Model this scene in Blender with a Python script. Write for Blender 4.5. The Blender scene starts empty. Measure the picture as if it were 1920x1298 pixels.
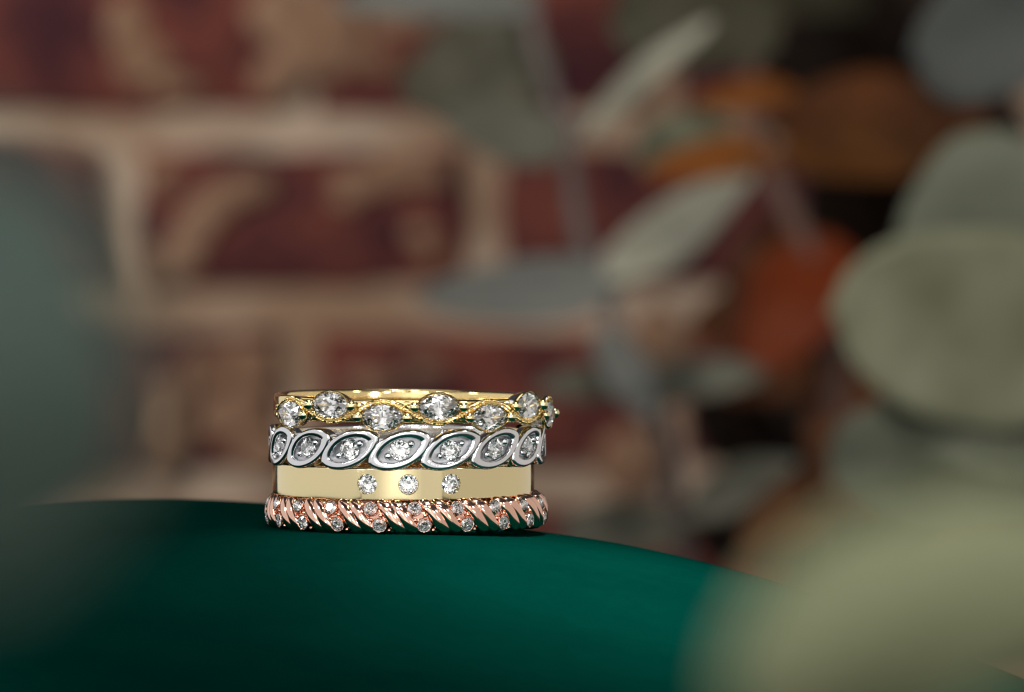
import bpy, bmesh, math, random
from mathutils import Vector, Matrix, noise
random.seed(7)
R = math.radians
PI = math.pi
sc = bpy.context.scene
col = sc.collection

# ---------------------------------------------------------------- camera (1 unit = 1 cm)
CAM = Vector((0.84, -38.0, 2.61)); PITCH = R(1.85); FPX = 9234.0
cd = bpy.data.cameras.new('camera'); cam = bpy.data.objects.new('camera', cd); col.objects.link(cam)
cam.location = CAM; cam.rotation_euler = (R(90) - PITCH, 0, 0)
cd.sensor_width = 36; cd.lens = FPX / 1920 * 36
cd.clip_start = 0.5; cd.clip_end = 2000
cd.dof.use_dof = True; cd.dof.focus_distance = 37.2; cd.dof.aperture_fstop = 0.41
sc.camera = cam
FW = Vector((0, math.cos(PITCH), -math.sin(PITCH))); UP = Vector((0, math.sin(PITCH), math.cos(PITCH))); RT = Vector((1, 0, 0))
def at(u, v, d):
    """point seen at photo pixel (u, v), d cm in front of the lens"""
    return CAM + FW * d + RT * ((u - 960) / FPX * d) + UP * ((649 - v) / FPX * d)

# ---------------------------------------------------------------- world, lamps, exposure
w = bpy.data.worlds.new('World'); sc.world = w; w.use_nodes = True
w.node_tree.nodes['Background'].inputs[0].default_value = (0.93, 0.97, 1.0, 1)
w.node_tree.nodes['Background'].inputs[1].default_value = 0.045
sc.view_settings.view_transform = 'Standard'; sc.view_settings.look = 'None'
sc.view_settings.exposure = 0; sc.view_settings.gamma = 1
def area(name, loc, aim, sx, sy, radiance, color=(1, 1, 1)):
    l = bpy.data.lights.new(name, 'AREA'); l.shape = 'RECTANGLE'; l.size = sx; l.size_y = sy
    l.energy = radiance * PI * sx * sy; l.color = color
    o = bpy.data.objects.new(name, l); col.objects.link(o); o.location = loc
    o.rotation_euler = (Vector(aim) - Vector(loc)).to_track_quat('-Z', 'Y').to_euler()
    return o
def spot(name, loc, aim, power, size, blend, radius, color=(1, 1, 1)):
    l = bpy.data.lights.new(name, 'SPOT'); l.energy = power; l.spot_size = R(size); l.spot_blend = blend
    l.shadow_soft_size = radius; l.color = color
    o = bpy.data.objects.new(name, l); col.objects.link(o); o.location = loc
    o.rotation_euler = (Vector(aim) - Vector(loc)).to_track_quat('-Z', 'Y').to_euler()
    return o
area('softbox_front', (0, -64, 12), (0, 0, 10), 92, 54, 0.80, (1, 0.98, 0.95))
area('softbox_left', (-44, 0, 15), (0, 0, 11), 126, 48, 0.80, (1, 0.99, 0.97))
area('softbox_right', (44, 14, 15), (0, 14, 11), 154, 48, 0.62, (1, 0.94, 0.86))
for w_, r_ in ((40, 0.12), (33, 0.14), (27, 0.16), (21, 0.18), (15, 0.2), (10, 0.22), (6, 0.22)):
    area('glow_panel', (-3.5, -60 + w_*0.08, 1.5), (-3.5, 0, 1.5), w_, w_*1.1, r_, (1, 0.99, 0.96))  # nested panels added to give the flat band a soft-edged glow
area('key_panel', (-9, -50, 17), (0, 0, 0.6), 13, 12, 4.5, (1, 0.98, 0.94))
for i_, (x_, y_, z_) in enumerate(((-20, -34, 24), (16, -40, 20), (30, -20, 26), (-30, -10, 22), (5, -30, 32), (-3, -20, 38), (-14, -44, 34), (22, -34, 6), (-26, -36, 5))):
    area('sparkle_lamp', (x_, y_, z_), (0, 0, 0.6), 4, 4, 32, (1, 1, 1))  # small unseen lamps added to brighten the diamonds with glints
area('softbox_top', (-2, 2, 34), (0, 0, 0), 24, 20, 1.2, (1, 0.98, 0.95))
spot('pool_lamp', (5, -6, 30), (2.5, -2.6, 0), 150000, 15, 1.0, 1.5, (0.95, 1, 0.97))
area('wall_lamp', (-55, 95, 40), (-12, 160, 0), 30, 30, 15.5, (1, 0.94, 0.84))
spot('leaf_lamp', (10, 20, 45), (6, 70, 0), 80000, 40, 1.0, 4, (1, 0.95, 0.86))

sc.cycles.use_denoising = True
sc.cycles.max_bounces = 20; sc.cycles.transmission_bounces = 16; sc.cycles.glossy_bounces = 8
sc.cycles.sample_clamp_indirect = 12; sc.cycles.blur_glossy = 0.0; sc.cycles.filter_width = 1.2

# ---------------------------------------------------------------- helpers
def tag(o, label=None, cat=None, group=None, kind=None):
    for k, v in (('label', label), ('category', cat), ('group', group), ('kind', kind)):
        if v: o[k] = v
    return o
def link(name, me, mat=None, parent=None):
    o = bpy.data.objects.new(name, me); col.objects.link(o)
    if mat and me is not None and not me.materials: me.materials.append(mat)
    if parent: o.parent = parent
    return o
def empty(name, loc=(0, 0, 0)):
    o = bpy.data.objects.new(name, None); col.objects.link(o); o.location = loc; o.empty_display_size = 0.2
    return o
def mesh(name, vs, fs, smooth=True, angle=None):
    bm = bmesh.new()
    bv = [bm.verts.new(v) for v in vs]
    for f in fs:
        try: bm.faces.new([bv[i] for i in f])
        except ValueError: pass
    bmesh.ops.recalc_face_normals(bm, faces=bm.faces)
    me = bpy.data.meshes.new(name); bm.to_mesh(me); bm.free()
    for p in me.polygons: p.use_smooth = smooth
    if smooth and angle: me.set_sharp_from_angle(angle=R(angle))
    return me
def loft(loops, vs=None, fs=None, cap0=False, cap1=False, closed=False):
    vs = [] if vs is None else vs; fs = [] if fs is None else fs
    b = len(vs); n = len(loops[0])
    for l in loops: vs.extend(l)
    m = len(loops)
    for i in range(m if closed else m - 1):
        j = (i + 1) % m
        for k in range(n):
            k2 = (k + 1) % n
            fs.append((b + i*n + k, b + i*n + k2, b + j*n + k2, b + j*n + k))
    if cap0: fs.append(tuple(b + k for k in range(n))[::-1])
    if cap1: fs.append(tuple(b + (m-1)*n + k for k in range(n)))
    return vs, fs
def ball(c, r, vs, fs, nu=12, nv=8, sq=(1, 1, 1)):
    loops = []
    for i in range(1, nv):
        a = PI * i / nv
        loops.append([(c[0] + r*sq[0]*math.sin(a)*math.cos(2*PI*k/nu), c[1] + r*sq[1]*math.sin(a)*math.sin(2*PI*k/nu), c[2] + r*sq[2]*math.cos(a)) for k in range(nu)])
    loft(loops, vs, fs, True, True)
def tube(pts, rads, n=10):
    loops = []
    P = [Vector(p) for p in pts]
    for i, p in enumerate(P):
        t = (P[min(i+1, len(P)-1)] - P[max(i-1, 0)]).normalized()
        a = t.cross(Vector((0.13, 1, 0.07))).normalized(); b = t.cross(a)
        loops.append([tuple(p + (a*math.cos(2*PI*k/n) + b*math.sin(2*PI*k/n)) * rads[i]) for k in range(n)])
    return loft(loops, None, None, True, True)
def smooth_path(pts, sub=6):
    P = [Vector(p) for p in pts]; out = []
    for i in range(len(P)-1):
        p0, p1, p2, p3 = P[max(i-1, 0)], P[i], P[i+1], P[min(i+2, len(P)-1)]
        for s in range(sub):
            t = s/sub
            out.append(0.5*((2*p1) + (p2-p0)*t + (2*p0-5*p1+4*p2-p3)*t*t + (3*p1-p0-3*p2+p3)*t**3))
    out.append(P[-1]); return out
def sm(a, b, x):
    t = min(1, max(0, (x-a)/(b-a))); return t*t*(3-2*t)

# ---------------------------------------------------------------- materials
def newmat(name):
    m = bpy.data.materials.new(name); m.use_nodes = True
    return m, m.node_tree.nodes, m.node_tree.links, m.node_tree.nodes['Principled BSDF']
def metal(name, color, rough, bump=0.004, scale=60):
    m, N, L, p = newmat(name)
    p.inputs['Base Color'].default_value = (*color, 1); p.inputs['Metallic'].default_value = 1
    tc = N.new('ShaderNodeTexCoord')
    n1 = N.new('ShaderNodeTexNoise'); n1.inputs['Scale'].default_value = scale; n1.inputs['Detail'].default_value = 3
    L.new(tc.outputs['Object'], n1.inputs['Vector'])
    mr = N.new('ShaderNodeMapRange'); mr.inputs['To Min'].default_value = rough*0.7; mr.inputs['To Max'].default_value = rough*1.4
    L.new(n1.outputs['Fac'], mr.inputs['Value']); L.new(mr.outputs[0], p.inputs['Roughness'])
    n2 = N.new('ShaderNodeTexNoise'); n2.inputs['Scale'].default_value = 9; n2.inputs['Detail'].default_value = 2
    L.new(tc.outputs['Object'], n2.inputs['Vector'])
    b = N.new('ShaderNodeBump'); b.inputs['Strength'].default_value = bump; b.inputs['Distance'].default_value = 0.05
    L.new(n2.outputs['Fac'], b.inputs['Height']); L.new(b.outputs[0], p.inputs['Normal'])
    return m
GOLD = metal('yellow_gold', (0.80, 0.61, 0.29), 0.10)
GOLD_IN = metal('yellow_gold_bright', (0.74, 0.62, 0.355), 0.085)
SILVER = metal('white_gold', (0.70, 0.70, 0.72), 0.13)
RHODIUM = metal('rhodium_lining', (0.92, 0.92, 0.93), 0.12)
SATIN = metal('white_gold_satin', (0.45, 0.45, 0.46), 0.40, 0.1, 200)
ROSE = metal('rose_gold', (0.78, 0.48, 0.37), 0.11)
def diamond_mat(name):
    m, N, L, p = newmat(name)
    g = N.new('ShaderNodeBsdfGlass'); g.inputs['IOR'].default_value = 2.417; g.inputs['Roughness'].default_value = 0.0
    g.inputs['Color'].default_value = (1, 1, 1, 1)
    L.new(g.outputs[0], N['Material Output'].inputs['Surface'])
    N.remove(p)
    return m
DIAMOND = diamond_mat('diamond')
def green_mat():
    m, N, L, p = newmat('green_satin')
    tc = N.new('ShaderNodeTexCoord')
    n1 = N.new('ShaderNodeTexNoise'); n1.inputs['Scale'].default_value = 0.35; n1.inputs['Detail'].default_value = 3
    L.new(tc.outputs['Object'], n1.inputs['Vector'])
    cr = N.new('ShaderNodeValToRGB')
    cr.color_ramp.elements[0].position = 0.3; cr.color_ramp.elements[0].color = (0.0001, 0.0120, 0.0086, 1)
    cr.color_ramp.elements[1].position = 0.7; cr.color_ramp.elements[1].color = (0.0001, 0.0190, 0.0136, 1)
    L.new(n1.outputs['Fac'], cr.inputs[0]); 
    mp = N.new('ShaderNodeMapping'); mp.inputs['Scale'].default_value = (3, 14, 3); mp.inputs['Rotation'].default_value = (0, 0, 0.35)
    L.new(tc.outputs['Object'], mp.inputs[0])
    n4 = N.new('ShaderNodeTexNoise'); n4.inputs['Scale'].default_value = 2.0; n4.inputs['Detail'].default_value = 7; n4.inputs['Roughness'].default_value = 0.7
    L.new(mp.outputs[0], n4.inputs['Vector'])
    mr = N.new('ShaderNodeMapRange'); mr.inputs['From Min'].default_value = 0.3; mr.inputs['From Max'].default_value = 0.7; mr.inputs['To Min'].default_value = 0.82; mr.inputs['To Max'].default_value = 1.16
    L.new(n4.outputs['Fac'], mr.inputs['Value'])
    hs = N.new('ShaderNodeHueSaturation'); L.new(mr.outputs[0], hs.inputs['Value']); L.new(cr.outputs[0], hs.inputs['Color'])
    L.new(hs.outputs[0], p.inputs['Base Color'])
    p.inputs['Roughness'].default_value = 0.55; p.inputs['Specular IOR Level'].default_value = 0.0
    n2 = N.new('ShaderNodeTexNoise'); n2.inputs['Scale'].default_value = 45; n2.inputs['Detail'].default_value = 4
    L.new(tc.outputs['Object'], n2.inputs['Vector'])
    b = N.new('ShaderNodeBump'); b.inputs['Strength'].default_value = 0.12; b.inputs['Distance'].default_value = 0.02
    L.new(n2.outputs['Fac'], b.inputs['Height']); L.new(b.outputs[0], p.inputs['Normal'])
    return m
GREEN = green_mat()
def mottled(name, c1, c2, scale, rough=0.85, lo=0.35, hi=0.65, rnd=0.0, bump=0.3, spec=0.3):
    m, N, L, p = newmat(name)
    tc = N.new('ShaderNodeTexCoord'); oi = N.new('ShaderNodeObjectInfo')
    add = N.new('ShaderNodeVectorMath'); add.operation = 'ADD'
    L.new(tc.outputs['Object'], add.inputs[0])
    mul = N.new('ShaderNodeMath'); mul.operation = 'MULTIPLY'; mul.inputs[1].default_value = 37
    L.new(oi.outputs['Random'], mul.inputs[0]); L.new(mul.outputs[0], add.inputs[1])
    n1 = N.new('ShaderNodeTexNoise'); n1.inputs['Scale'].default_value = scale; n1.inputs['Detail'].default_value = 6
    L.new(add.outputs[0], n1.inputs['Vector'])
    cr = N.new('ShaderNodeValToRGB')
    cr.color_ramp.elements[0].position = lo; cr.color_ramp.elements[0].color = (*c1, 1)
    cr.color_ramp.elements[1].position = hi; cr.color_ramp.elements[1].color = (*c2, 1)
    L.new(n1.outputs['Fac'], cr.inputs[0])
    hs = N.new('ShaderNodeHueSaturation')
    mr = N.new('ShaderNodeMapRange'); mr.inputs['To Min'].default_value = 1-rnd; mr.inputs['To Max'].default_value = 1+rnd
    L.new(oi.outputs['Random'], mr.inputs['Value']); L.new(mr.outputs[0], hs.inputs['Value'])
    L.new(cr.outputs[0], hs.inputs['Color']); L.new(hs.outputs[0], p.inputs['Base Color'])
    p.inputs['Roughness'].default_value = rough; p.inputs['Specular IOR Level'].default_value = spec
    b = N.new('ShaderNodeBump'); b.inputs['Strength'].default_value = bump; b.inputs['Distance'].default_value = 0.1
    n3 = N.new('ShaderNodeTexNoise'); n3.inputs['Scale'].default_value = scale*8; n3.inputs['Detail'].default_value = 5
    L.new(add.outputs[0], n3.inputs['Vector'])
    L.new(n3.outputs['Fac'], b.inputs['Height']); L.new(b.outputs[0], p.inputs['Normal'])
    return m
BRICK = mottled('brick_clay', (0.060, 0.015, 0.022), (0.26, 0.070, 0.045), 0.30, lo=0.38, hi=0.70, rnd=0.15)
MORTAR = mottled('mortar', (0.37, 0.235, 0.155), (0.60, 0.465, 0.36), 0.13, lo=0.4, hi=0.6)
SMEAR = mottled('mortar_smear', (0.26, 0.14, 0.085), (0.38, 0.235, 0.155), 0.4)

# ================================================================ brick wall
WY = 160.0; WD = WY + 38.0
PXW = FPX / WD                      # photo pixels per cm at the wall
def wall_pt(u, v):
    p = at(u, v, 100); d = p - CAM; t = (WY - CAM.y) / d.y
    return CAM + d * t
def rock_box(w, h, d, seed, amp=0.22):
    """brick: bevelled box whose arrises and face are slightly uneven; face towards -y, origin at the face centre"""
    nx, nz = 12, 6
    vs, fs = [], []
    loops = []
    for (ins, dep) in ((0, d), (0, 0.35), (0.12, 0.08), (0.35, 0.0)):
        l = []
        pts = []
        for i in range(nx): pts.append((-w/2 + ins + (w-2*ins)*i/nx, -h/2 + ins))
        for i in range(nz): pts.append((w/2 - ins, -h/2 + ins + (h-2*ins)*i/nz))
        for i in range(nx): pts.append((w/2 - ins - (w-2*ins)*i/nx, h/2 - ins))
        for i in range(nz): pts.append((-w/2 + ins, h/2 - ins - (h-2*ins)*i/nz))
        for (x, z) in pts:
            nn = noise.noise_vector(Vector((x*0.45 + seed*9.1, z*0.45, seed)))
            l.append((x + nn.x*amp*1.6, dep + (nn.y*amp if dep < 1 else 0), z + nn.z*amp*1.6))
        loops.append(l)
    loft(loops, vs, fs, False, True)
    return mesh('brick', vs, fs, True, 40)
wall = empty('brick_wall', (0, WY, 0))
tag(wall, 'old red brick wall with wide pale mortar joints, blurred behind the rings', 'wall')
BP, BH = 685/PXW, 335/PXW
bw, bh = 612/PXW, 254/PXW
c0 = wall_pt(562, 412) - wall.location      # centre of the brick in row B
protos = [rock_box(bw, bh, 6, s) for s in range(9)]
for me in protos: me.materials.append(BRICK)
bk = 0
for r in range(-6, 8):
    for c in range(-5, 6):
        x = c0.x + c*BP + (BP/2 if r % 2 else 0); z = c0.z + r*BH
        o = link('brick', protos[(bk*5 + r*2) % 9], None, wall); bk += 1
        o.location = (x + random.uniform(-.1, .1), random.uniform(-.12, .12), z + random.uniform(-.08, .08))
        o.rotation_euler = (0, R(random.uniform(-.5, .5)), 0)
# mortar bed, recessed, lumpy
vs, fs = [], []
nx, nz = 120, 80
X0, X1, Z0, Z1 = c0.x - 5.6*BP, c0.x + 5.6*BP, c0.z - 6.5*BH, c0.z + 7.5*BH
for j in range(nz+1):
    for i in range(nx+1):
        x = X0 + (X1-X0)*i/nx; z = Z0 + (Z1-Z0)*j/nz
        vs.append((x, 0.55 + 0.22*noise.noise(Vector((x*.35, z*.35, 3))) , z))
for j in range(nz):
    for i in range(nx):
        a = j*(nx+1)+i; fs.append((a, a+1, a+nx+2, a+nx+1))
b = len(vs)
vs += [(X0, 6, Z0), (X1, 6, Z0), (X1, 6, Z1), (X0, 6, Z1)]
fs.append((b, b+1, b+2, b+3))
link('mortar', mesh('mortar', vs, fs), MORTAR, wall)
def smear(blobs, seed):
    """low lump of old mortar on the brick faces, from overlapping flattened domes"""
    vs, fs = [], []
    for q, (u, v, ru, rv, rot) in enumerate(blobs):
        c = wall_pt(u, v) - wall.location
        loops = []
        n = 26
        for (s, h) in ((1.0, 0.12), (0.95, -0.16), (0.75, -0.26), (0.35, -0.30)):
            l = []
            for k in range(n):
                a = 2*PI*k/n
                rr = s*(1 + 0.22*noise.noise(Vector((math.cos(a)*1.3, math.sin(a)*1.3, seed + q*3.3))))
                x, z = ru/PXW*rr*math.cos(a), rv/PXW*rr*math.sin(a)
                ca, sa = math.cos(R(rot)), math.sin(R(rot))
                l.append((c.x + x*ca - z*sa, h - 0.01*q, c.z + x*sa + z*ca))
            loops.append(l)
        loft(loops, vs, fs, False, True)
    link('mortar_smear', mesh('mortar_smear', vs, fs), SMEAR, wall)
smear([(240, 50, 42, 60, 10), (265, 120, 55, 45, 20), (330, 165, 50, 25, 0)], 1)
smear([(530, 30, 70, 60, -10), (560, 90, 50, 60, 10), (510, 150, 40, 40, 0), (620, 60, 60, 90, 0)], 2)
smear([(335, 480, 42, 40, 50), (365, 425, 45, 36, 60), (410, 378, 55, 34, 30), (470, 350, 50, 30, 0)], 3)
smear([(690, 340, 70, 28, -8), (770, 315, 70, 40, -15), (650, 372, 34, 22, 0)], 4)
smear([(300, 330, 36, 30, 0), (285, 500, 40, 36, 0)], 5)
smear([(470, 690, 60, 50, 0), (380, 700, 60, 40, 30), (440, 780, 70, 60, 10), (500, 850, 60, 50, 0), (300, 800, 60, 90, 0)], 6)
smear([(790, 440, 30, 26, 0), (810, 480, 26, 20, 0)], 7)
smear([(760, 20, 90, 45, 0), (700, 110, 40, 30, 0)], 8)
smear([(1240, 630, 60, 60, 0), (1180, 870, 60, 70, 0)], 9)
smear([(700, 720, 60, 26, 0), (800, 690, 40, 20, 0)], 10)

# ================================================================ green pedestal
def surf(x, y):
    z = 0.0
    t = x + 0.08
    if t > 0: z -= 0.052*t*t if t < 4 else 0.052*16 + 0.416*(t-4)
    if x < -2.3: z -= 0.05*(x+2.3)**2 if x > -5.3 else 0.45 + 0.3*(-5.3-x)
    y0 = 2.8 - 3.1*sm(-2.2, 1.3, x)
    if y > y0: z -= 0.035*(y-y0)**2
    s = -(y + 1.15)
    if s > 0: z -= 0.135*s*s/(s+0.7)
    return z
ped = empty('pedestal', (0, 0, 0))
tag(ped, 'smooth dark green rounded pedestal on which the four rings stand', 'pedestal')
def axis_vals(a, b, c, d, n1, n2, n3):
    return [a + (b-a)*i/n1 for i in range(n1)] + [b + (c-b)*i/n2 for i in range(n2)] + [c + (d-c)*i/n3 for i in range(n3+1)]
xs = axis_vals(-13, -4, 5, 10, 24, 90, 16); ys = axis_vals(-17, -4, 4, 8, 30, 90, 12)
vs, fs = [], []
for yy in ys:
    for xx in xs: vs.append((xx, yy, surf(xx, yy)))
nx = len(xs)
for j in range(len(ys)-1):
    for i in range(nx-1):
        a = j*nx+i; fs.append((a, a+1, a+nx+1, a+nx))
# skirt and underside
per = [i for i in range(nx)] + [j*nx+nx-1 for j in range(1, len(ys))] + [(len(ys)-1)*nx + i for i in range(nx-2, -1, -1)] + [j*nx for j in range(len(ys)-2, 0, -1)]
b = len(vs)
for i in per: vs.append((vs[i][0]*1.0, vs[i][1], -7.5))
for k in range(len(per)):
    k2 = (k+1) % len(per); fs.append((per[k], per[k2], b+k2, b+k))
fs.append(tuple(b+k for k in range(len(per))))
link('top_cover', mesh('pedestal', vs, fs, True, 50), GREEN, ped)

# ================================================================ gem cutting
def marq(L, W, p):
    def f(a, s=1.0):
        ca, sa = math.cos(a), math.sin(a)
        return (L/2*ca*s, W/2*math.copysign(abs(sa)**p, sa)*s)
    return f
def circ(r): return lambda a, s=1.0: (r*math.cos(a)*s, r*math.sin(a)*s)
def gem(shape, size, name='diamond', twist=0.0, pd=0.80, nf=8):
    """brilliant cut: table, star, kite and girdle facets above, main and half facets below; local z outwards"""
    A = 2*PI/nf
    V = []
    def add(a, s, z):
        x, y = shape(a + twist, s); V.append((x, y, z*size)); return len(V)-1
    ch, tr = 0.34, 0.55
    T = [add(A*k, tr, ch) for k in range(nf)]
    mr = 0.80; md = mr*math.cos(A/2); mz = ch*(1-(md-tr)/(1-tr))
    M = [add(A*k + A/2, mr, mz) for k in range(nf)]
    G = [add(A/2*k, 1.0, 0.025) for k in range(2*nf)]
    H = [add(A/2*k, 1.0, -0.025) for k in range(2*nf)]
    pr = 0.26; pz = -pd*(1-pr*math.cos(A/2))
    P = [add(A*k + A/2, pr, pz) for k in range(nf)]
    C = add(0, 0.0, -pd)
    F = [tuple(T)]
    for k in range(nf):
        k2 = (k+1) % nf; km = (k-1) % nf
        F += [(T[k], T[k2], M[k]), (T[k], M[k], G[2*k]), (T[k], G[2*k], M[km]),
              (M[k], G[2*k], G[2*k+1]), (M[k], G[2*k+1], G[(2*k+2) % (2*nf)]),
              (H[2*k], H[2*k+1], P[k]), (H[2*k+1], H[(2*k+2) % (2*nf)], P[k]),
              (H[2*k], P[k], C), (H[2*k], C, P[km])]
    for k in range(2*nf): F.append((G[k], G[(k+1) % (2*nf)], H[(k+1) % (2*nf)], H[k]))
    me = mesh(name, V, F, False); me.materials.append(DIAMOND)
    return me
def cyl(Rr, x, y, h):
    """tangential x, vertical y, outward h on a ring of radius Rr (front of the ring, before turning)"""
    a = x / Rr
    return ((Rr+h)*math.sin(a), -(Rr+h)*math.cos(a), y)
def basis(n):
    """placement matrix with local z along outward normal n=(0,-cos,sin)"""
    Z = Vector(n).normalized(); X = Vector((1, 0, 0)); Y = Z.cross(X)
    return Matrix((X, Y, Z)).transposed().to_4x4()
def revolve(profile, n=256):
    """profile: closed list of (radius, z)"""
    loops = [[(r*math.sin(2*PI*k/n), -r*math.cos(2*PI*k/n), z) for k in range(n)] for (r, z) in profile]
    return loft(loops, None, None, closed=True)
def rect_profile(ri, ro, z0, z1, bo=0.012, bi=0.025, dome=0.0, seg=4):
    pts = []
    def corner(cx, cz, r, a0):
        for i in range(seg+1):
            a = a0 + (PI/2)*i/seg; pts.append((cx + r*math.cos(a), cz + r*math.sin(a)))
    corner(ro-bo, z1-bo, bo, 0); corner(ri+bi, z1-bi, bi, PI/2); corner(ri+bi, z0+bi, bi, PI); corner(ro-bo, z0+bo, bo, 1.5*PI)
    if dome:
        n = 8
        for i in range(1, n):
            t = i/n; pts.append((ro + dome*math.sin(PI*t), z0+bo + (z1-z0-2*bo)*t))
    return pts
def child(name, me, parent, rz=0, loc=(0, 0, 0)):
    o = link(name, me, None, parent); o.rotation_euler = (0, 0, rz); o.location = loc
    return o
def with_mat(me, m):
    me.materials.append(m); return me

# ================================================================ ring 1: yellow gold with marquise diamonds
r1 = empty('marquise_ring', (0.03, 0, 0.92)); r1.rotation_euler = (0, R(0.7), 0)
tag(r1, 'yellow gold ring with staggered pointed oval diamonds and beaded edges, topmost of the stack', 'ring', 'rings in the stack')
vs, fs = revolve(rect_profile(0.955, 1.03, -0.092, 0.09, 0.022, 0.03))
with_mat(mesh('band', vs, fs, True, 60), GOLD); link('band', bpy.data.meshes['band'], None, r1)
RG = 1.098
vs, fs = [], []
loops = []
for i in range(241):
    a = R(-51.6 - 13) + R(6*21.7 + 26)*i/240
    k_ = min(1, i/10, (240-i)/10)
    f_ = (math.degrees(a) + 51.6) / 21.7; wv = abs(f_ - round(f_))*2      # 0 under a stone, 1 between two
    wv = sm(0.50, 0.95, wv)
    hz = 0.030 + 0.030*wv; ro = 1.012 + 0.074*wv*k_
    loops.append([(r*math.sin(a), -r*math.cos(a), z) for (r, z) in ((1.0, -hz), (ro-.014, -hz), (ro-.004, -hz+.006), (ro, -hz+.016), (ro, hz-.016), (ro-.004, hz-.006), (ro-.014, hz), (1.0, hz))])
vs, fs = loft(loops, None, None, True, True)
link('gallery', with_mat(mesh('gallery', vs, fs, True, 60), GOLD), None, r1)
Ls, Ws, Pp = 0.325, 0.196, 1.42
g_marq = gem(marq(Ls, Ws, Pp), 0.100, nf=8)
def cup(shapeL, shapeW):
    n = 64; loops = []
    for (s, h) in ((0.72, -0.12), (0.93, -0.07), (1.06, -0.01), (1.12, 0.008), (1.115, 0.022), (1.06, 0.030), (1.0, 0.026), (0.96, 0.010), (0.80, -0.03), (0.45, -0.085)):
        f = marq(shapeL + (s-1)*0.16, shapeW + (s-1)*0.18, 1.35) if s >= 0.9 else marq(shapeL*s, shapeW*s, 1.35)
        loops.append([cyl(RG, *f(2*PI*k/n), h) for k in range(n)])
    vs, fs = loft(loops, None, None, True, True)
    me = with_mat(mesh('setting', vs, fs, True, 70), GOLD); me.materials.append(RHODIUM)
    for p in me.polygons:
        c = p.center; x, y, h = c.x, c.z, -c.y - RG
        if (x/(0.47*shapeL))**2 + (y/(0.47*shapeW))**2 < 1 and h > -0.10: p.material_index = 1
    return me
me_cup = cup(Ls + 0.015, Ws + 0.012)
vs, fs = [], []
ball((0, 0, 0), 0.041, vs, fs, 16, 12, (1, 0.9, 1)); me_bead = with_mat(mesh('prong', vs, fs), GOLD_IN)
vs, fs = [], []
ball((0, 0, 0), 0.010, vs, fs, 8, 6)
th1 = [R(-51.6 + 21.7*k) for k in range(7)]
zz = [(-1)**k * -0.040 for k in range(7)]          # even ones sit low
for k, (th, dz) in enumerate(zip(th1, zz)):
    s = child('setting', me_cup, r1, th, (0, 0, dz))
    d = link('diamond', g_marq, None, s); d.matrix_local = Matrix.Translation(cyl(RG, 0, 0, 0.018)) @ basis((0, -1, 0)) @ Matrix.Rotation(R(180*(k % 2)), 4, 'Z')
    for sx in ((1,) if k == 0 else (-1, 1)):
        o = link('prong', me_bead, None, s); o.location = cyl(RG, sx*(Ls/2 + 0.020), 0, 0.044); q_ = random.uniform(.9, 1.06); o.scale = (q_, q_, q_)
# the wavy side rails, beaded along their edges
def rail(sign, amp=0.076, h0=-0.005, rad=0.024, close=None):
    pts = []
    a0, a1 = th1[0] - R(15), th1[-1] + R(26)
    n = 170
    for i in range(n+1):
        a = a0 + (a1-a0)*i/n
        ph = (a - th1[0]) / R(21.7) * PI
        y = amp*math.cos(ph)*sign
        fade = min(1, (a-a0)/R(18), (a1-a)/R(18)); y *= sm(0, 1, fade)
        h = h0 - 0.03*(1-sm(0, .6, fade))
        pts.append(((RG+h)*math.sin(a), -(RG+h)*math.cos(a), y))
    return pts
pts = rail(1)
vs, fs = tube(pts, [0.026]*len(pts), 12)
o = link('rail', with_mat(mesh('rail', vs, fs), GOLD), None, r1)
vs, fs = [], []
acc = 0
for i in range(1, len(pts)):
    a, b_ = Vector(pts[i-1]), Vector(pts[i]); seg = (b_-a).length; acc += seg
    if acc >= 0.026:
        acc -= 0.026
        c = Vector(b_); out = Vector((c.x, c.y, 0)).normalized()
        for dzz in (-0.013, 0.013):
            ball(tuple(c + out*0.022 + Vector((0, 0, dzz))), 0.0115, vs, fs, 8, 6)
tag(link('beaded_edge', with_mat(mesh('milgrain', vs, fs), GOLD), None, r1), kind='stuff')

# ================================================================ ring 2: white gold with slanted eye-shaped links
r2 = empty('eye_link_ring', (0.03, 0, 0.632))
tag(r2, 'white gold ring of slanted eye shaped frames each with one round diamond, second from top', 'ring', 'rings in the stack')
vs, fs = revolve(rect_profile(0.925, 0.985, -0.10, 0.10, 0.02, 0.025))
link('band', with_mat(mesh('band', vs, fs, True, 60), SILVER), None, r2)
RS = 1.03; TILT = R(24); gr = 0.078
def eye(L, W, p, n=72):
    f = marq(L, W, p); out = []
    for k in range(n):
        x, y = f(2*PI*k/n)
        out.append((x*math.cos(TILT) - y*math.sin(TILT), x*math.sin(TILT) + y*math.cos(TILT)))
    return out
def circ_l(r, n=72):
    return [(r*math.cos(2*PI*k/n + TILT), r*math.sin(2*PI*k/n + TILT)) for k in range(n)]
loops2 = []
LO, WO, LI, WI = 0.51, 0.270, 0.338, 0.162
for (o2, h) in ((eye(LO-.06, WO-.05, 1.25), -0.09), (eye(LO, WO, 1.25), -0.055), (eye(LO, WO, 1.25), 0.020), (eye(LO-.010, WO-.010, 1.25), 0.034), (eye(LO-.022, WO-.020, 1.26), 0.039), (eye(LO-.05, WO-.038, 1.3), 0.042),
                (eye(LI+.026, WI+.016, 1.42), 0.041), (eye(LI+.008, WI+.006, 1.45), 0.036), (eye(LI, WI, 1.5), 0.024), (eye(LI-.006, WI-.006, 1.5), -0.020)):
    loops2.append([cyl(RS, x, y, h) for (x, y) in o2])
vs, fs = loft(loops2)
me_link = with_mat(mesh('eye_frame', vs, fs, True, 45), SILVER)
loops2 = []
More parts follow.
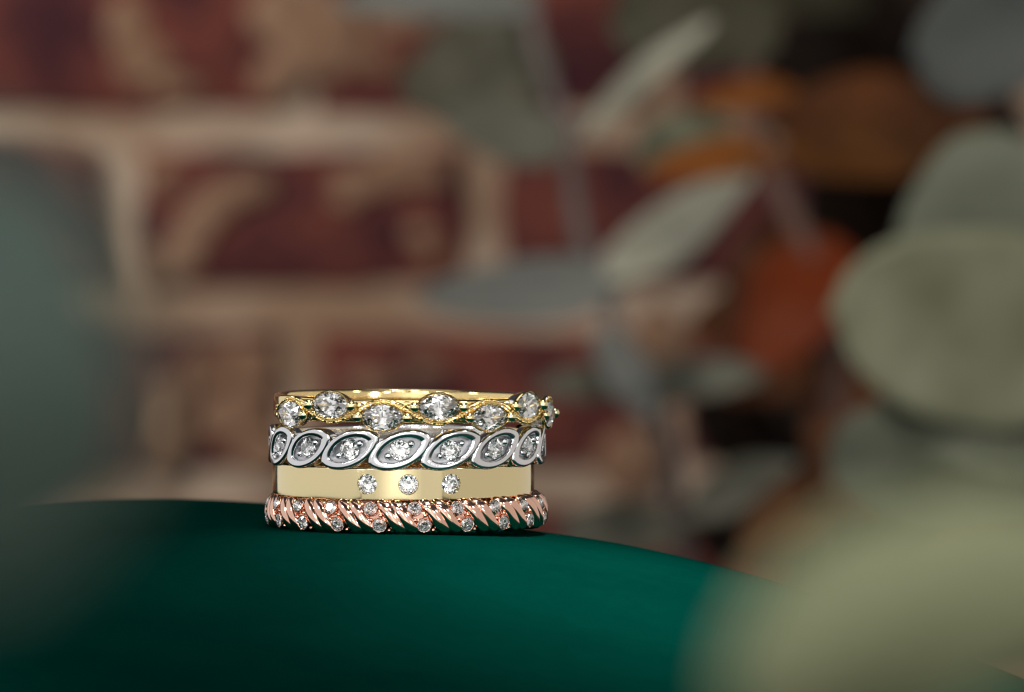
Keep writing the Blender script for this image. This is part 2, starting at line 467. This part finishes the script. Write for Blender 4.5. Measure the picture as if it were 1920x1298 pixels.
for (o2, h) in ((eye(LI+.01, WI+.01, 1.5), -0.016), (circ_l(gr*1.02), -0.012), (circ_l(gr*0.9), -0.03), (circ_l(gr*0.2), -0.06)):
    loops2.append([cyl(RS, x, y, h) for (x, y) in o2])
vs, fs = loft(loops2, None, None, False, True)
me_floor = with_mat(mesh('recess', vs, fs, True, 50), SATIN)
g_round = gem(circ(gr), gr)
vs, fs = [], []
ball((0, 0, 0), 0.028, vs, fs, 16, 12); me_bead2 = with_mat(mesh('prong', vs, fs), SILVER)
for k in range(-4, 6):
    s = child('eye_frame', me_link, r2, R(-1.9 + 21.6*k))
    link('recess', me_floor, None, s)
    d = link('diamond', g_round, None, s); d.matrix_local = Matrix.Translation(cyl(RS, 0, 0, 0.012)) @ basis((0, -1, 0)) @ Matrix.Rotation(R(13*k), 4, 'Z')
    for sx in (-1, 1):
        o = link('prong', me_bead2, None, s)
        q_ = random.uniform(.9, 1.1); o.scale = (q_, q_, q_)
        o.location = cyl(RS, sx*0.098*math.cos(TILT+R(4)), sx*0.098*math.sin(TILT+R(4)), 0.010)

# ================================================================ ring 3: plain flat yellow gold band with three flush diamonds
r3 = empty('flat_band_ring', (0, 0, 0.372))
tag(r3, 'plain flat polished yellow gold band with three small flush diamonds, third from top', 'ring', 'rings in the stack')
vs, fs = revolve(rect_profile(0.86, 1.01, -0.120, 0.120, 0.008, 0.03, 0.0017), 384)
me_b = mesh('band', vs, fs, True, 30)
tmp = link('band_blank', me_b)
cut = []
th3 = [R(-14.4), R(3.5), R(22.2)]
fr = 0.074
for th in th3:
    loops = []
    for (s, h) in ((fr*1.10, 0.05), (fr*1.10, 0.004), (fr*1.0, -0.006), (fr*0.98, -0.018), (fr*0.3, -0.085)):
        loops.append([tuple(Matrix.Rotation(th, 3, 'Z') @ Vector((s*math.cos(2*PI*k/32), -(1.01+h), s*math.sin(2*PI*k/32)))) for k in range(32)])
    cv, cf = loft(loops, None, None, True, True)
    c = link('cutter', mesh('cutter', cv, cf)); cut.append(c)
    md = tmp.modifiers.new('hole', 'BOOLEAN'); md.object = c; md.operation = 'DIFFERENCE'; md.solver = 'EXACT'
dg = bpy.context.evaluated_depsgraph_get(); dg.update()
me_b2 = bpy.data.meshes.new_from_object(tmp.evaluated_get(dg)); me_b2.name = 'flat_band'
for o in cut + [tmp]: bpy.data.objects.remove(o)
me_b2.materials.clear(); me_b2.materials.append(GOLD_IN)
me_b2.set_sharp_from_angle(angle=R(28))
o = link('band', me_b2, None, r3)
wn = o.modifiers.new('weighted_normal', 'WEIGHTED_NORMAL'); wn.keep_sharp = True; wn.weight = 100
g_flush = gem(circ(fr), fr)
for i, th in enumerate(th3):
    d = link('diamond', g_flush, None, r3)
    d.matrix_local = Matrix.Rotation(th, 4, 'Z') @ Matrix.Translation((0, -0.999, 0)) @ basis((0, -1, 0)) @ Matrix.Rotation(R(17*i + 5), 4, 'Z')

# ================================================================ ring 4: rose gold rope with paired diamonds
r4 = empty('rope_ring', (0.025, 0, 0.126))
tag(r4, 'rose gold twisted rope ring with small diamonds in slanted pairs, lowest of the stack', 'ring', 'rings in the stack')
RM, RT4 = 0.950, 0.102
SL = 0.066
def rope_pt(th, ph, r):
    cp, sp = rope_prof(ph)
    q = RM + r*cp - 0.11*r*sp      # leans back a little towards the top
    return Vector((q*math.sin(th), -q*math.cos(th), r*sp))
def rope_prof(ph):
    """flattened, barrel-like section of the rope"""
    c, s_ = math.cos(ph), math.sin(ph)
    return math.copysign(abs(c)**0.50, c), math.copysign(abs(s_)**0.92, s_)
def rope_nrm(th, ph):
    a, b_ = rope_prof(ph - 0.03), rope_prof(ph + 0.03)
    tx, tz = b_[0]-a[0] - 0.11*(b_[1]-a[1]), b_[1]-a[1]; l_ = math.hypot(tx, tz)
    nr, nz_ = tz/l_, -tx/l_
    return Vector((math.sin(th)*nr, -math.cos(th)*nr, nz_))
prof = [(RM + RT4*0.93*rope_prof(2*PI*(k+.5)/32)[0], RT4*0.96*rope_prof(2*PI*(k+.5)/32)[1]) for k in range(32)]
vs, fs = revolve(prof, 200)
link('core', with_mat(mesh('core', vs, fs), ROSE), None, r4)
def strand_mesh(wd=0.055, ht=0.044, shift=0.0):
    loops = []; n = 36; m = 16
    for i in range(n+1):
        s = i/n; ph = R(128 - 256*s); th = -SL*ph
        p = rope_pt(th, ph, RT4)
        nrm = rope_nrm(th, ph)
        t = (rope_pt(-SL*(ph-.02), ph-.02, RT4) - rope_pt(-SL*(ph+.02), ph+.02, RT4)).normalized()
        e = t.cross(nrm).normalized()
        k_ = math.sqrt(max(0.02, 1-(2*s-1)**4)); rr = (RM + RT4*math.cos(ph))/(RM+RT4)
        l = []
        for q in range(m):
            a = 2*PI*q/m
            ca, sa = math.cos(a), math.sin(a)
            l.append(tuple(p + e*(wd*ca*rr*k_) + nrm*(ht*math.copysign(abs(sa)**0.85, sa)*k_)))
        loops.append(l)
    vs, fs = loft(loops, None, None, True, True)
    return with_mat(mesh('strand', vs, fs, True), ROSE)
me_strand = strand_mesh()
def seat_mesh():
    loops = []; n = 20; m = 16
    for i in range(n+1):
        s = i/n; ph = R(60 - 112*s); th = -SL*ph
        p = rope_pt(th, ph, RT4 - 0.010)
        nrm = rope_nrm(th, ph)
        t = (rope_pt(-SL*(ph-.02), ph-.02, RT4) - rope_pt(-SL*(ph+.02), ph+.02, RT4)).normalized()
        e = t.cross(nrm).normalized(); k_ = math.sqrt(max(0.03, 1-(2*s-1)**6))
        l = []
        for q in range(m):
            a = 2*PI*q/m; sa = math.sin(a)
            l.append(tuple(p + e*(0.066*math.copysign(abs(math.cos(a))**.7, math.cos(a))*k_) + nrm*(0.010*math.copysign(abs(sa)**.6, sa)*k_)))
        loops.append(l)
    vs, fs = loft(loops, None, None, True, True)
    return with_mat(mesh('gem_seat', vs, fs, True), ROSE)
me_seat = seat_mesh()
g_small = gem(circ(0.054), 0.054, pd=0.5)
def mini_cup():
    loops = []
    for (r, h) in ((0.040, -0.02), (0.056, 0.0), (0.059, 0.012), (0.055, 0.020), (0.050, 0.012), (0.02, -0.010)):
        loops.append([(r*math.cos(2*PI*k/24), r*math.sin(2*PI*k/24), h) for k in range(24)])
    vs, fs = loft(loops, None, None, True, True)
    me = with_mat(mesh('gem_cup', vs, fs, True, 60), ROSE); me.materials.append(RHODIUM)
    for p in me.polygons:
        if math.hypot(p.center.x, p.center.y) < 0.051 and p.center.z > -0.0105: p.material_index = 1
    return me
me_mc = mini_cup()
vs, fs = [], []
ball((0, 0, 0), 0.017, vs, fs, 12, 8); me_bead3 = with_mat(mesh('prong', vs, fs), ROSE)
for k in range(20):
    th0 = R(4.5 + 18*k) + SL*R(30)
    for off in (6.9, 12.1):
        child('strand', me_strand, r4, th0 + R(off))
    if k in (7, 8, 9, 10, 11, 12, 13):      # plain at the back
        child('strand', me_strand, r4, th0 + R(0.4)); continue
    s = child('gem_seat', me_seat, r4, th0)
    for ph in (R(31), R(-27)):
        th = -SL*ph
        M = Matrix.Translation(rope_pt(th, ph, RT4 + 0.011)) @ Matrix.Rotation(th, 4, 'Z') @ basis(rope_nrm(0, ph))
        o = link('gem_cup', me_mc, None, s); o.matrix_local = M
        o = link('diamond', g_small, None, s); o.matrix_local = M @ Matrix.Translation((0, 0, 0.014)) @ Matrix.Rotation(R(k*9), 4, 'Z')
    for (dth, ph) in ((R(-2.3), R(8)), (R(2.6), R(6)), (R(-2.6), R(52)), (R(2.2), R(-52)), (R(-2.2), R(-8))):
        o = link('prong', me_bead3, None, s); o.location = rope_pt(-SL*ph + dth, ph, RT4 + 0.018)

# ================================================================ foliage
def leafmat(name, c1, c2, rough=0.6, spec=0.15, scale=0.6):
    return mottled(name, c1, c2, scale, rough, 0.3, 0.7, 0.08, 0.15, spec)
SAGE2 = leafmat('leaf_sage_dark', (0.085, 0.092, 0.065), (0.14, 0.148, 0.11))
SLATE = leafmat('leaf_slate', (0.040, 0.045, 0.042), (0.065, 0.07, 0.066))
PALE = leafmat('leaf_pale', (0.30, 0.29, 0.22), (0.42, 0.41, 0.33))
GREY = leafmat('leaf_grey_green', (0.09, 0.088, 0.068), (0.14, 0.14, 0.11))
BLUE = leafmat('leaf_blue_grey', (0.13, 0.135, 0.125), (0.18, 0.185, 0.17))
OLIVE = leafmat('leaf_olive', (0.035, 0.031, 0.018), (0.075, 0.07, 0.045))
SAGE = leafmat('leaf_sage', (0.13, 0.135, 0.08), (0.25, 0.255, 0.175))
ORANGE = leafmat('leaf_dried_orange', (0.16, 0.045, 0.007), (0.26, 0.085, 0.013))
RED = leafmat('leaf_dried_red', (0.13, 0.020, 0.004), (0.20, 0.036, 0.006))
DULL = leafmat('leaf_dried_dull', (0.06, 0.022, 0.006), (0.13, 0.045, 0.009))
BROWN = leafmat('leaf_dried_brown', (0.05, 0.018, 0.007), (0.13, 0.042, 0.012))
GAP_SHADE = leafmat('leaf_gap_shade', (0.010, 0.006, 0.004), (0.022, 0.012, 0.008))  # dried leaf brown with the shade of the foliage gaps painted in
STEM = leafmat('stem_grey_mauve', (0.11, 0.09, 0.085), (0.17, 0.14, 0.13))
TWIG = leafmat('twig_brown', (0.10, 0.055, 0.045), (0.17, 0.10, 0.08))
def leaf(name, P0, P1, width, mat, parent, roll=0, bend=0.0, blunt=1.0, seed=0, fold=0.12):
    """leaf blade from stalk end P0 to tip P1; roll turns it about its length, bend arches it; it has a midrib fold and thickness"""
    P0, P1 = Vector(P0), Vector(P1)
    ax = P1 - P0; Lg = ax.length; X = ax.normalized()
    view = (P0 - CAM).normalized()
    Y = view.cross(X).normalized(); Z = X.cross(Y)
    # positive roll turns the face seen from here up to the light, negative roll turns it down
    cand = []
    for sg in (1, -1):
        rot = Matrix.Rotation(R(abs(roll))*sg, 3, X); y_, z_ = rot @ Y, rot @ Z
        vis = z_ if z_.dot(view) < 0 else -z_
        cand.append((vis.z, y_ if vis == z_ else -y_, vis))
    cand.sort(key=lambda c: c[0]); _, Y, Z = cand[1] if roll >= 0 else cand[0]
    width = width / max(0.35, math.cos(R(roll)))
    nu, nv = 22, 10
    vs, fs = [], []
    th = 0.012*width + 0.01
    for side in (0, 1):
        for i in range(nu+1):
            t = i/nu
            hw = 0.5*width*(max(0, math.sin(PI*t**(0.82)))**(0.62*blunt)) * (1 + 0.05*math.sin(9*t+seed))
            for j in range(nv+1):
                s = 2*j/nv - 1
                p = P0 + X*(Lg*t) + Y*(s*hw) + Z*(bend*Lg*math.sin(PI*t) + fold*hw*abs(s)**1.3 + 0.04*width*math.sin(7*t+seed+s*2))
                if side: p = p - Z*th*(1-abs(s)*0.7)
                vs.append(tuple(p))
    q = (nu+1)*(nv+1)
    for i in range(nu):
        for j in range(nv):
            a = i*(nv+1)+j
            fs.append((a, a+1, a+nv+2, a+nv+1)); fs.append((q+a, q+a+nv+1, q+a+nv+2, q+a+1))
    for i in range(nu):
        a, b_ = i*(nv+1), (i+1)*(nv+1); fs.append((a, b_, q+b_, q+a))
        a, b_ = a+nv, b_+nv; fs.append((b_, a, q+a, q+b_))
    o = link(name, None, None, parent) if False else bpy.data.objects.new(name, mesh(name, vs, fs))
    o.data.materials.append(mat); col.objects.link(o)
    if parent:
        o.parent = parent; o.matrix_parent_inverse = Matrix.Translation(parent.location).inverted()
    return o
def stemobj(name, pts, r0, r1_, mat, parent):
    P = smooth_path(pts); n = len(P)
    vs, fs = tube(P, [r0 + (r1_-r0)*i/(n-1) for i in range(n)], 10)
    o = link(name, mesh(name, vs, fs), mat, None); o.parent = parent
    o.matrix_parent_inverse = Matrix.Translation(parent.location).inverted()
    return o
def sprig(name, label, cat, stems, leaves, stem_mat, group=None):
    base = at(*stems[0][0][-1])
    root = empty(name, base); tag(root, label, cat, group)
    for (pts, r0, r1_) in stems: stemobj('stem', [at(*p) for p in pts], r0, r1_, stem_mat, root)
    for i, (u0, v0, d0, u1, v1, d1, wpx, mat, roll, bend, blunt) in enumerate(leaves):
        d = (d0+d1)/2
        leaf('leaf', at(u0, v0, d0), at(u1, v1, d1), wpx/FPX*d, mat, root, roll, bend, blunt, i)
    return root
NEAR = leafmat('leaf_near', (0.11, 0.12, 0.062), (0.225, 0.235, 0.135))
NEAR2 = leafmat('leaf_near_grey', (0.026, 0.044, 0.036), (0.058, 0.08, 0.064))
# grey-green eucalyptus hanging in front of the wall, centre
sprig('eucalyptus_sprig', 'blurred grey green eucalyptus sprig hanging before the wall right of the rings', 'leafy branch',
    [([(1010, -120, 112), (1000, 60, 111), (1060, 250, 110), (1085, 430, 110), (1130, 540, 110), (1185, 700, 110), (1250, 830, 110), (1290, 1120, 112)], 0.16, 0.22),
     ([(1060, 250, 110), (1100, 232, 110), (1190, 170, 109)], 0.12, 0.10)],
    [(1030, 170, 111, 765, 120, 116, 220, OLIVE, 20, 0.05, 0.8),
     (1066, 262, 110, 830, 225, 108, 120, GREY, 25, -0.06, 0.9),
     (1004, 10, 111, 620, 5, 108, 85, BLUE, 30, 0.05, 1.0),
     (1085, 262, 110, 1340, 40, 106, 46, PALE, 45, 0.03, 0.6),
     (1118, 515, 110, 1420, 315, 104, 105, PALE, 30, -0.05, 0.9),
     (1185, 520, 110, 780, 560, 107, 120, BLUE, 10, -0.08, 0.9),
     (1180, 735, 110, 1440, 700, 107, 85, GREY, 20, 0.05, 1.0),
     (1190, 720, 110, 1000, 735, 107, 70, GREY, 30, 0.04, 1.0),
     (1130, 620, 110, 1215, 790, 106, 90, BLUE, 20, 0.04, 0.9),
     (1275, 960, 111, 1500, 870, 106, 90, GREY, 30, 0.0, 1.0),
     (1275, 980, 111, 1040, 1010, 108, 110, GREY, 30, 0.0, 1.0),
     (1195, 300, 110, 1370, 235, 106, 110, SAGE, 10, 0.0, 0.8),
     (1140, 30, 111, 1470, 60, 112, 190, OLIVE, 10, 0.05, 0.8)],
    STEM, 'sprigs behind the rings')
# dried orange and brown leaves, right of centre
sprig('dried_leaf_sprig', 'blurred sprig of dried orange and brown leaves right of the eucalyptus', 'leafy branch',
    [([(1400, -60, 122), (1420, 250, 120), (1450, 330, 119), (1500, 440, 118), (1560, 640, 118), (1570, 900, 120), (1560, 1130, 122)], 0.22, 0.30)],
    [(1490, 165, 112, 1300, 195, 102, 64, ORANGE, 20, 0.0, 1),
     (1450, 295, 108, 1200, 330, 100, 84, ORANGE, 20, 0.05, 1),
     (1460, 300, 119, 1770, 280, 122, 125, DULL, 30, 0.04, 1),
     (1430, 240, 121, 1860, 210, 126, 150, BROWN, 25, 0.04, 1),
     (1580, 450, 118, 1400, 700, 116, 190, RED, 15, 0.05, 0.9),
     (1540, 560, 119, 1290, 620, 118, 130, BROWN, 20, 0.0, 1),
     (1560, 560, 119, 1690, 800, 120, 130, BROWN, 10, 0.0, 0.9),
     (1540, 700, 119, 1300, 700, 120, 120, BROWN, 20, 0.0, 0.9),
     (1560, 740, 119, 1640, 1000, 118, 170, BROWN, 10, 0.0, 0.9),
     (1570, 900, 120, 1400, 1080, 117, 150, BROWN, 20, 0.0, 1),
     (1520, 420, 121, 1360, 560, 121, 120, BROWN, 10, 0.0, 0.9)],
    TWIG, 'sprigs behind the rings')
sprig('gap_shade_sprig', 'blurred cluster of dried leaves behind the orange ones, shade of the gaps painted into their colour', 'leafy branch',
    [([(1650, -100, 134), (1640, 200, 134), (1620, 500, 134), (1560, 800, 134), (1500, 1150, 134)], 0.3, 0.35)],
    [(1660, 150, 134, 1420, 140, 130, 230, GAP_SHADE, 10, 0, 0.5),
     (1600, 130, 134, 1880, 170, 132, 260, GAP_SHADE, 10, 0, 0.5),
     (1650, 420, 134, 1500, 400, 130, 280, GAP_SHADE, 10, 0, 0.5),
     (1620, 520, 134, 1900, 300, 130, 360, GAP_SHADE, 10, 0, 0.5),
     (1560, 450, 134, 1620, 860, 130, 420, GAP_SHADE, 10, 0, 0.5),
     (1600, 830, 134, 1290, 790, 130, 200, GAP_SHADE, 10, 0, 0.6),
     (1540, 980, 134, 1290, 1000, 130, 190, GAP_SHADE, 10, 0, 0.5),
     (1500, 880, 134, 1760, 1040, 130, 400, GAP_SHADE, 10, 0, 0.5),
     (1650, 0, 134, 1420, -20, 131, 130, OLIVE, 10, 0, 0.7),
     (1600, 0, 134, 1850, -10, 131, 230, GAP_SHADE, 10, 0, 0.6),
     (1640, 300, 134, 1930, 240, 130, 200, GAP_SHADE, 10, 0, 0.6)],
    TWIG, 'sprigs behind the rings')
# big pale leaves at the right edge
sprig('round_leaf_sprig', 'blurred sprig of large pale sage green leaves along the right edge', 'leafy branch',
    [([(2040, -60, 92), (1990, 300, 91), (2000, 560, 90), (2010, 860, 90), (2040, 1200, 92)], 0.16, 0.2)],
    [(2010, 640, 90, 1560, 590, 87, 390, SAGE, 5, 0.02, 0.75),
     (1990, 280, 91, 1780, 640, 90, 420, SAGE2, 5, -0.02, 0.8),
     (2010, 20, 92, 1710, 110, 94, 270, SLATE, 30, 0.03, 0.8),
     (2010, 900, 90, 1550, 850, 92, 300, SAGE2, 20, 0.03, 0.8),
     (2020, 820, 90, 1650, 760, 88, 240, SAGE2, 30, 0.0, 0.8)],
    STEM)
# two blades close to the lens
near = leaf('foreground_leaf', at(1760, 1350, 12.6), at(1640, 955, 12.4), 800/FPX*12.2, NEAR, None, 12, 0.36, 0.62, 2, -0.15)
tag(near, 'very blurred pale green leaf in the lower right foreground', 'leaf')
near2 = leaf('foreground_leaf', at(-130, 1130, 9.6), at(-60, 250, 9.8), 760/FPX*9.6, NEAR2, None, 5, 0.30, 0.8, 5, -0.2)
tag(near2, 'very blurred grey green leaf at the left edge close to the lens', 'leaf')
